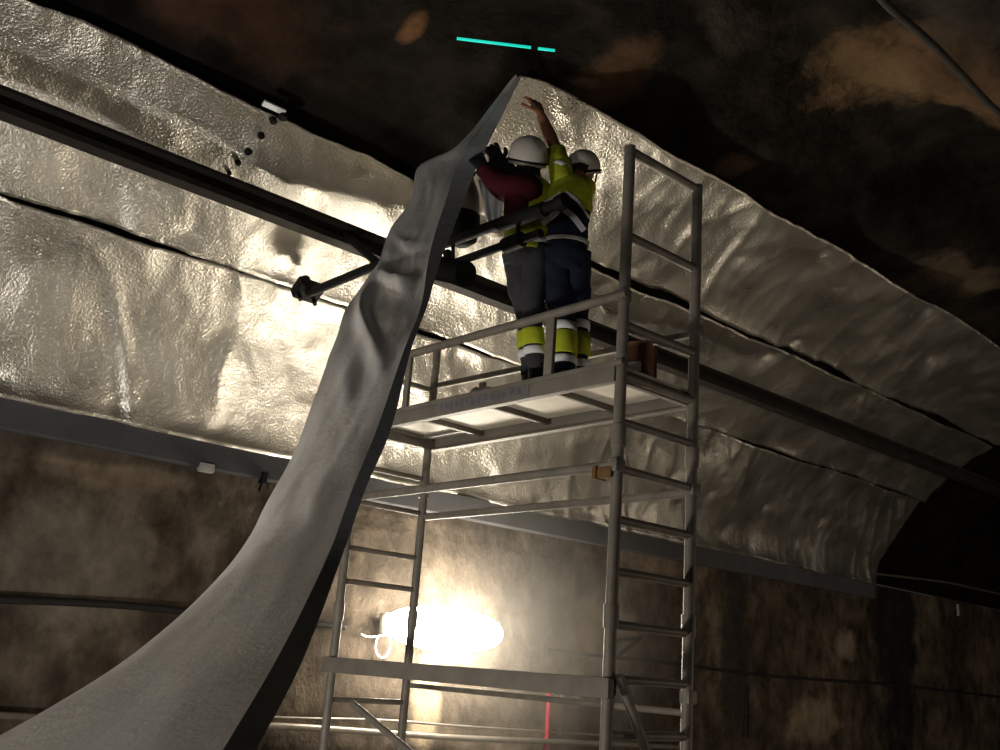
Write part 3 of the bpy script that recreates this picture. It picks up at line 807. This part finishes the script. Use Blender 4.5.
# chevron of reflective tape and navy across the back
def backpt(px, py, off=-.135): 
    return P2(px, py, off)
def strap(pxs, wd, name, mat, off=-.140, th=.010):
    mb = MB(); pp = [backpt(x, y, off + .0022*abs(x-567)*.9) for x, y in pxs]; pp = catmull(pp, 14)
    rows = []
    for i, p in enumerate(pp):
        t = (pp[min(i+1, 14)]-pp[max(i-1, 0)]).normalized(); nn = Fh; u = t.cross(nn).normalized()
        rows.append([p-u*wd/2, p-u*wd/2-nn*th, p+u*wd/2-nn*th, p+u*wd/2, p-u*wd/2])
    mb.grid(rows); return mb.build(name, M[mat], w2, smooth=False)
for off, (pa, pb, pc_) in ((0, ((545, 206), (558, 198), (562, 194))), (0, ((564, 194), (576, 203), (587, 220)))):
    strap((pa, pb, pc_), .05, 'reflective_band', 'tape')['label'] = 'silver reflective tape slanting across the back'
strap(((546, 214), (556, 207), (562, 201), (566, 200), (575, 207), (586, 224)), .055, 'back_panel', 'navy', -.139)['label'] = 'dark chevron between the tapes'
for pa, pb, pc_ in (((542, 224), (551, 217), (560, 209)), ((563, 209), (573, 217), (584, 231))):
    strap((pa, pb, pc_), .038, 'reflective_band', 'tape', -.137)['label'] = 'silver reflective tape slanting across the back'

# ---- draped plastic and tool bag under the left worker's arms
def drape(px_poly_top, px_poly_bot, h0, h1, name, mat, label, cat, nn=14, wv=.03, parent=None):
    tp = catmull([W(x, y, h0) for x, y in px_poly_top], nn); bt = catmull([W(x, y, h1) for x, y in px_poly_bot], nn)
    rows = []
    for i in range(nn+1):
        rows.append([tp[i].lerp(bt[i], j/12) + Fh*wv*math.sin(i*1.1+.3*j)*(.3+j/12) for j in range(13)])
    nrm = [[Fh for _ in r] for r in rows]
    o = MB().sheet(rows, nrm, .006).build(name, M[mat], parent, smooth=True)
    if not parent: tag(o, label, cat)
    return o
drape(((478, 178), (490, 184), (504, 193)), ((488, 226), (494, 226), (501, 218)), 6.36, 6.33, 'plastic_film', 'white_plastic', 'bluish white plastic film hanging below the left worker\'s maroon sleeves', 'plastic film')
bag = empty('tool_bag', W(466, 243, 6.3), 'grey and black tool bag hanging between the foil sheet and the plastic film', 'bag')
bb = MB(); bb.loft([W(470, 178, 6.38), W(469, 195, 6.38), W(467, 214, 6.38)], [(.025, .04), (.07, .06), (.09, .07)], 18, up=Fh); bb.build('grey_top', M['grey_cloth'], bag, smooth=True)
bb = MB(); bb.loft([W(467, 213, 6.38), W(465, 220, 6.38), W(462, 240, 6.38), W(462, 246, 6.38)], [(.092, .072), (.105, .08), (.10, .08), (.05, .04)], 18, up=Fh); bb.build('black_base', M['black'], bag, smooth=True)
bb = MB(); bb.loft([W(470, 180, 6.38), W(478, 170, 6.37), W(486, 172, 6.3)], .008, 8); bb.build('strap', M['black'], bag, smooth=True)

# ------------------------------------------------------------------ wall equipment
lc = at(443, 629, 1, 7.86)
lxa, lxb = at(386, 622, 1, 7.86).x, at(502, 635, 1, 7.86).x
lamp = empty('wall_lamp', (lc.x, D, lc.z), 'glaring white oblong work lamp fixed to the brown wall behind the tower', 'lamp')
mb = MB(); rr_ = .20; L = []
n = 20
za, zb_ = lc.z+.015, lc.z-.015
xs2 = [lxa+(lxb-lxa)*(.5-.5*math.cos(math.pi*k/n)) for k in range(n+1)]
pts_, rad_ = [], []
for x in xs2:
    tt = 2*(x-lxa)/(lxb-lxa)-1; r = max(.01, rr_*math.sqrt(max(0, 1-abs(tt)**2.8)))
    pts_.append((x, 7.86, lc.z)); rad_.append((r*.55, r))
MB().loft(pts_, rad_, 22, up=(0, 0, 1)).build('diffuser', M['lamp'], lamp, smooth=True)  # oval swelled so the glowing shape takes in the lamp's bloom
hs = MB(); hs.box(((lxa+lxb)/2, 7.99, lc.z), (lxb-lxa-.1, .10, .20), bev=.02); hs.box(((lxa+lxb)/2, 8.11, lc.z), (.12, .16, .10), bev=.01)
smooth_by_angle(hs.build('housing', M['tank'], lamp))
cl = at(383, 645, 1, 8.12)
pts_ = [cl + Vector((math.cos(t)*.085, 0, math.sin(t)*.115)) for t in [math.radians(60+k*12) for k in range(30)]]
pts_ = [at(361, 634, 1, 8.1), at(370, 637, 1, 8.1)] + [Vector((lxa, 8.0, lc.z))][:0] + pts_
tag(MB().loft(catmull(pts_, 90), .009, 8).build('lamp_cable', M['white_plastic'], smooth=True), 'thin pale cable loop hanging on the wall left of the glaring lamp', 'cable')
# cables along the wall
def cable(name, pix, y, r, mat, label, cat, n=120, sag=.0, group=None):
    P = [at(a, b, 1, y) for a, b in pix]
    P = catmull(P, n)
    mb = MB().loft(P, r, 10)
    return tag(mb.build(name, M[mat], smooth=True), label, cat, group)
cable('wall_cable', [(-120, 597), (0, 600), (60, 602), (130, 606), (190, 612), (260, 618), (345, 627)], 8.10, .030, 'cable', 'thick black cable running along the brown wall at left behind the foil sheet', 'cable')
cable('wall_cable', [(549, 650), (600, 656), (690, 666), (760, 675), (820, 680), (880, 684), (950, 691), (1000, 697), (1060, 703)], 8.08, .020, 'cable', 'thin black cable along the wall to the right of the lamp', 'cable')
cable('wall_pipe', [(-60, 712), (40, 718), (150, 722), (280, 726), (400, 734), (460, 738), (560, 742), (690, 748)], 8.05, .030, 'pipe', 'grey pipe low on the wall, the lower of the two behind the tower', 'pipe', group='low wall pipes')
cable('wall_pipe', [(120, 706), (270, 717), (380, 720), (460, 726), (600, 735)], 8.10, .012, 'pipe', 'thin pipe low on the wall, the upper of the two behind the tower', 'pipe', group='low wall pipes')
cable('wall_pipe', [(-60, 742), (40, 748), (150, 752), (280, 757), (700, 775)], 8.05, .05, 'cable', 'thick dark pipe at the foot of the wall in the lower left corner', 'pipe')
# red pole and chain
p = at(549, 694, 1, 8.06); q = at(547.5, 735, 1, 8.06)
rp = MB().loft([p, q+Vector((0, 0, -.25))], .027, 14); rp.loft([p+Vector((0, 0, .0)), p+Vector((0, 0, .02))], .044, 14)
tag(smooth_by_angle(rp.build('standpipe', M['red'])), 'short bright red upright pipe on the wall right of the lamp', 'pipe')
ch = MB(); p = at(562, 693, 1, 8.1); 
for k in range(10):
    c = p + Vector((0, 0, -.045*k)); a = k % 2
    ch.loft([c+Vector(((math.cos(t)*.016) if a else 0, 0 if a else math.cos(t)*.016, math.sin(t)*.03)) for t in [2*math.pi*m/12 for m in range(13)]], .006, 6, caps=False)
tag(ch.build('chain', M['pipe'], smooth=True), 'short steel chain hanging on the wall beside the red pipe', 'chain')
ch = MB(); p = at(748, 688, 1, 8.15)
for k in range(14):
    c = p + Vector((0, 0, -.045*k)); a = k % 2
    ch.loft([c+Vector(((math.cos(t)*.016) if a else 0, 0 if a else math.cos(t)*.016, math.sin(t)*.03)) for t in [2*math.pi*m/12 for m in range(13)]], .006, 6, caps=False)
tag(ch.build('chain', M['black'], smooth=True), 'dark chain hanging on the stained wall right of the tower', 'chain')
# small wall bracket seen through the near frame
kb = MB(); a = at(612, 641, 1, 8.05); b = at(641, 638, 1, 8.05); c = at(614, 659, 1, 8.05)
kb.loft([a, b], .022, 8); kb.loft([b, c], .026, 8); kb.loft([a+Vector((0, .1, .05)), c+Vector((0, .1, -.05))], .03, 8)
tag(kb.build('wall_bracket', M['black']), 'small triangular black bracket on the wall seen through the near tower frame', 'bracket')
# fittings below the ledge
p = at(206, 468, 1, 8.12)
tag(smooth_by_angle(MB().box(p, (.13, .07, .075), bev=.008).build('junction_box', M['tank'])), 'small grey junction box on the wall just under the ledge', 'junction box')
p = at(263, 478, 1, 8.12); sm2 = MB(); sm2.box(p, (.05, .07, .10), bev=.006); sm2.loft([p-Vector((0, .0, .04)), p-Vector((0.02, 0, .12))], .014, 8)
tag(sm2.build('cable_hook', M['black']), 'small black hook on the wall under the ledge, just left of the foil sheet', 'hook')
p = at(958, 610, 1, 8.17)
tag(smooth_by_angle(MB().box(p, (.05, .03, .20), bev=.006).build('marker_plate', M['grey_cloth'])), 'small pale upright plate on the dark wall at far right', 'plate')
# bolts down the joint in the middle course, and the pale strip at its top
for k, (px, py) in enumerate(((283, 116), (273, 120), (261, 135), (248, 151), (238, 162), (229, 172))):
    v = hitvault(px, py, -.12); r = (.035, .028, .025, .028, .022, .018)[k]
    c = MB(); dn = Vector((0, -.5, -.85)); c.loft([v-dn*.06, v+dn*.02, v+dn*.035], [r, r, r*.6], 12)
    lab = ('largest dark bolt at the top of the foil joint near the bare rock', 'dark bolt beside the largest one at the top of the foil joint', 'second dark bolt down the foil joint', 'third dark bolt down the foil joint', 'fourth dark bolt down the foil joint', 'lowest and smallest dark bolt of the foil joint')[k]
    tag(smooth_by_angle(c.build('bolt', M['black'])), lab, 'bolt', 'bolts down the foil joint')
a, b = hitvault(264, 102, -.10), hitvault(284, 113, -.10)
mx_ = (a+b)/2; tag(smooth_by_angle(MB().box(mx_, ((b-a).length, .045, .02), ((1, 0, 0), (0, .87, -.45), (0, .45, .87)), .003).build('metal_strip', M['white_plastic'])), 'short pale metal strip at the top edge of the silver foil', 'strip')
# joint tapes at course 1 (foil washers)
# ceiling cable and the cyan line of light, shaped as two glowing tubes
a = [hitvault(x, y, -.22) for x, y in ((866, -25), (885, 3), (930, 42), (965, 78), (998, 112), (1060, 160))]
tag(MB().loft(catmull(a, 60), .028, 10).build('ceiling_cable', M['galv_dark'], smooth=True), 'dark cable crossing the rock ceiling at the top right', 'cable')
for (xa, ya, xb, yb), lab in (((457, 38.5, 531, 47.5), 'longer piece of the thin cyan line of light under the dark ceiling, shaped as a glowing tube'), ((538, 48.5, 555, 50.5), 'shorter piece of the thin cyan line of light, the right one, shaped as a glowing tube')):
    h = 6.05
    tag(MB().loft([W(xa, ya, h), W(xb, yb, h)], .010, 10).build('light_line', M['cyan'], smooth=True), lab, 'light', 'cyan line of light')
# cable line along the vault past the foil end
a = [Vector((x, D+.0, z+EZ)) for x, z in ((XE+.15, 1.86), (16.5, 1.93), (18, 2.0), (20, 2.02), (24, 2.1))]
tag(MB().loft(catmull(a, 40), .022, 8).build('vault_cable', M['pipe'], smooth=True), 'thin brown cable at the foot of the bare dark vault past the foil end', 'cable')

# ------------------------------------------------------------------ haze
hzm = bpy.data.materials.new('dusty haze'); hzm.use_nodes = True; nt = hzm.node_tree; nt.nodes.remove(nt.nodes['Principled BSDF'])
vs_ = nt.nodes.new('ShaderNodeVolumeScatter'); 
tcz = nt.nodes.new('ShaderNodeNewGeometry'); sbz = nt.nodes.new('ShaderNodeVectorMath'); sbz.operation = 'SUBTRACT'; sbz.inputs[1].default_value = (lc.x, 7.2, lc.z)
dvz = nt.nodes.new('ShaderNodeVectorMath'); dvz.operation = 'DIVIDE'; dvz.inputs[1].default_value = (2.6, 1.6, 1.7)
lnz = nt.nodes.new('ShaderNodeVectorMath'); lnz.operation = 'LENGTH'; mrz = nt.nodes.new('ShaderNodeMapRange'); mrz.interpolation_type = 'SMOOTHSTEP'
mrz.inputs[1].default_value = 1; mrz.inputs[2].default_value = 0; mrz.inputs[3].default_value = 0; mrz.inputs[4].default_value = .05
nt.links.new(tcz.outputs['Position'], sbz.inputs[0]); nt.links.new(sbz.outputs[0], dvz.inputs[0]); nt.links.new(dvz.outputs[0], lnz.inputs[0]); nt.links.new(lnz.outputs['Value'], mrz.inputs[0]); nt.links.new(mrz.outputs[0], vs_.inputs['Density']); vs_.inputs['Color'].default_value = (1, .95, .86, 1)
nt.links.new(vs_.outputs[0], nt.nodes['Material Output'].inputs['Volume'])
bmz = bmesh.new(); bmesh.ops.create_icosphere(bmz, subdivisions=4, radius=1)
for v in bmz.verts: v.co = Vector((lc.x + v.co.x*2.6, min(8.12, 7.2 + v.co.y*1.6), lc.z + v.co.z*1.7))
hme = bpy.data.meshes.new('hz'); bmz.to_mesh(hme); bmz.free()
tag(link('dust_haze', hme, hzm), 'thin dusty haze glowing around the bright lamp', 'haze', kind='stuff')

# ------------------------------------------------------------------ light
def area(loc, target, size, energy, col, shape='DISK', name='unseen light'):
    l = bpy.data.lights.new(name, 'AREA'); l.energy = energy; l.color = col; l.shape = shape; l.size = size
    o = bpy.data.objects.new(name, l); COL.objects.link(o); o.location = loc
    o.rotation_euler = (Vector(target)-Vector(loc)).to_track_quat('-Z', 'Y').to_euler(); return o
area((-.4, 4.6, -.2+EZ-1), (2.6, 6.6, 4.3), .5, 132, (1, .93, .84))  # work lamp out of view at left
area((-3.6, .8, .7), (1.6, 2.8, 1.7), 1.0, 60, (1, .94, .88))  # added fill, brightens the face of the hanging sheet
area((12, -1, 1.2), (13.2, 8, 3.1), .8, 135, (1, .84, .66))  # added fill, lifts the right-hand wall and foil
w = bpy.data.worlds.new('World'); S.world = w; w.use_nodes = True
w.node_tree.nodes['Background'].inputs[0].default_value = (.8, .75, .7, 1); w.node_tree.nodes['Background'].inputs[1].default_value = .018

cam = bpy.data.cameras.new('Camera'); cam.sensor_width = 36; cam.lens = F_PX*36/1000; cam.clip_end = 200
co = bpy.data.objects.new('Camera', cam); COL.objects.link(co)
Mx = Matrix((RT, UP, -FW)).transposed().to_4x4(); Mx.translation = EYE; co.matrix_world = Mx
S.camera = co
S.view_settings.view_transform = 'Standard'; S.view_settings.look = 'None'; S.view_settings.gamma = 1; S.view_settings.exposure = 0
S.view_settings.use_curve_mapping = False
S.cycles.use_denoising = True
S.cycles.max_bounces = 6
S.cycles.sample_clamp_indirect = 4
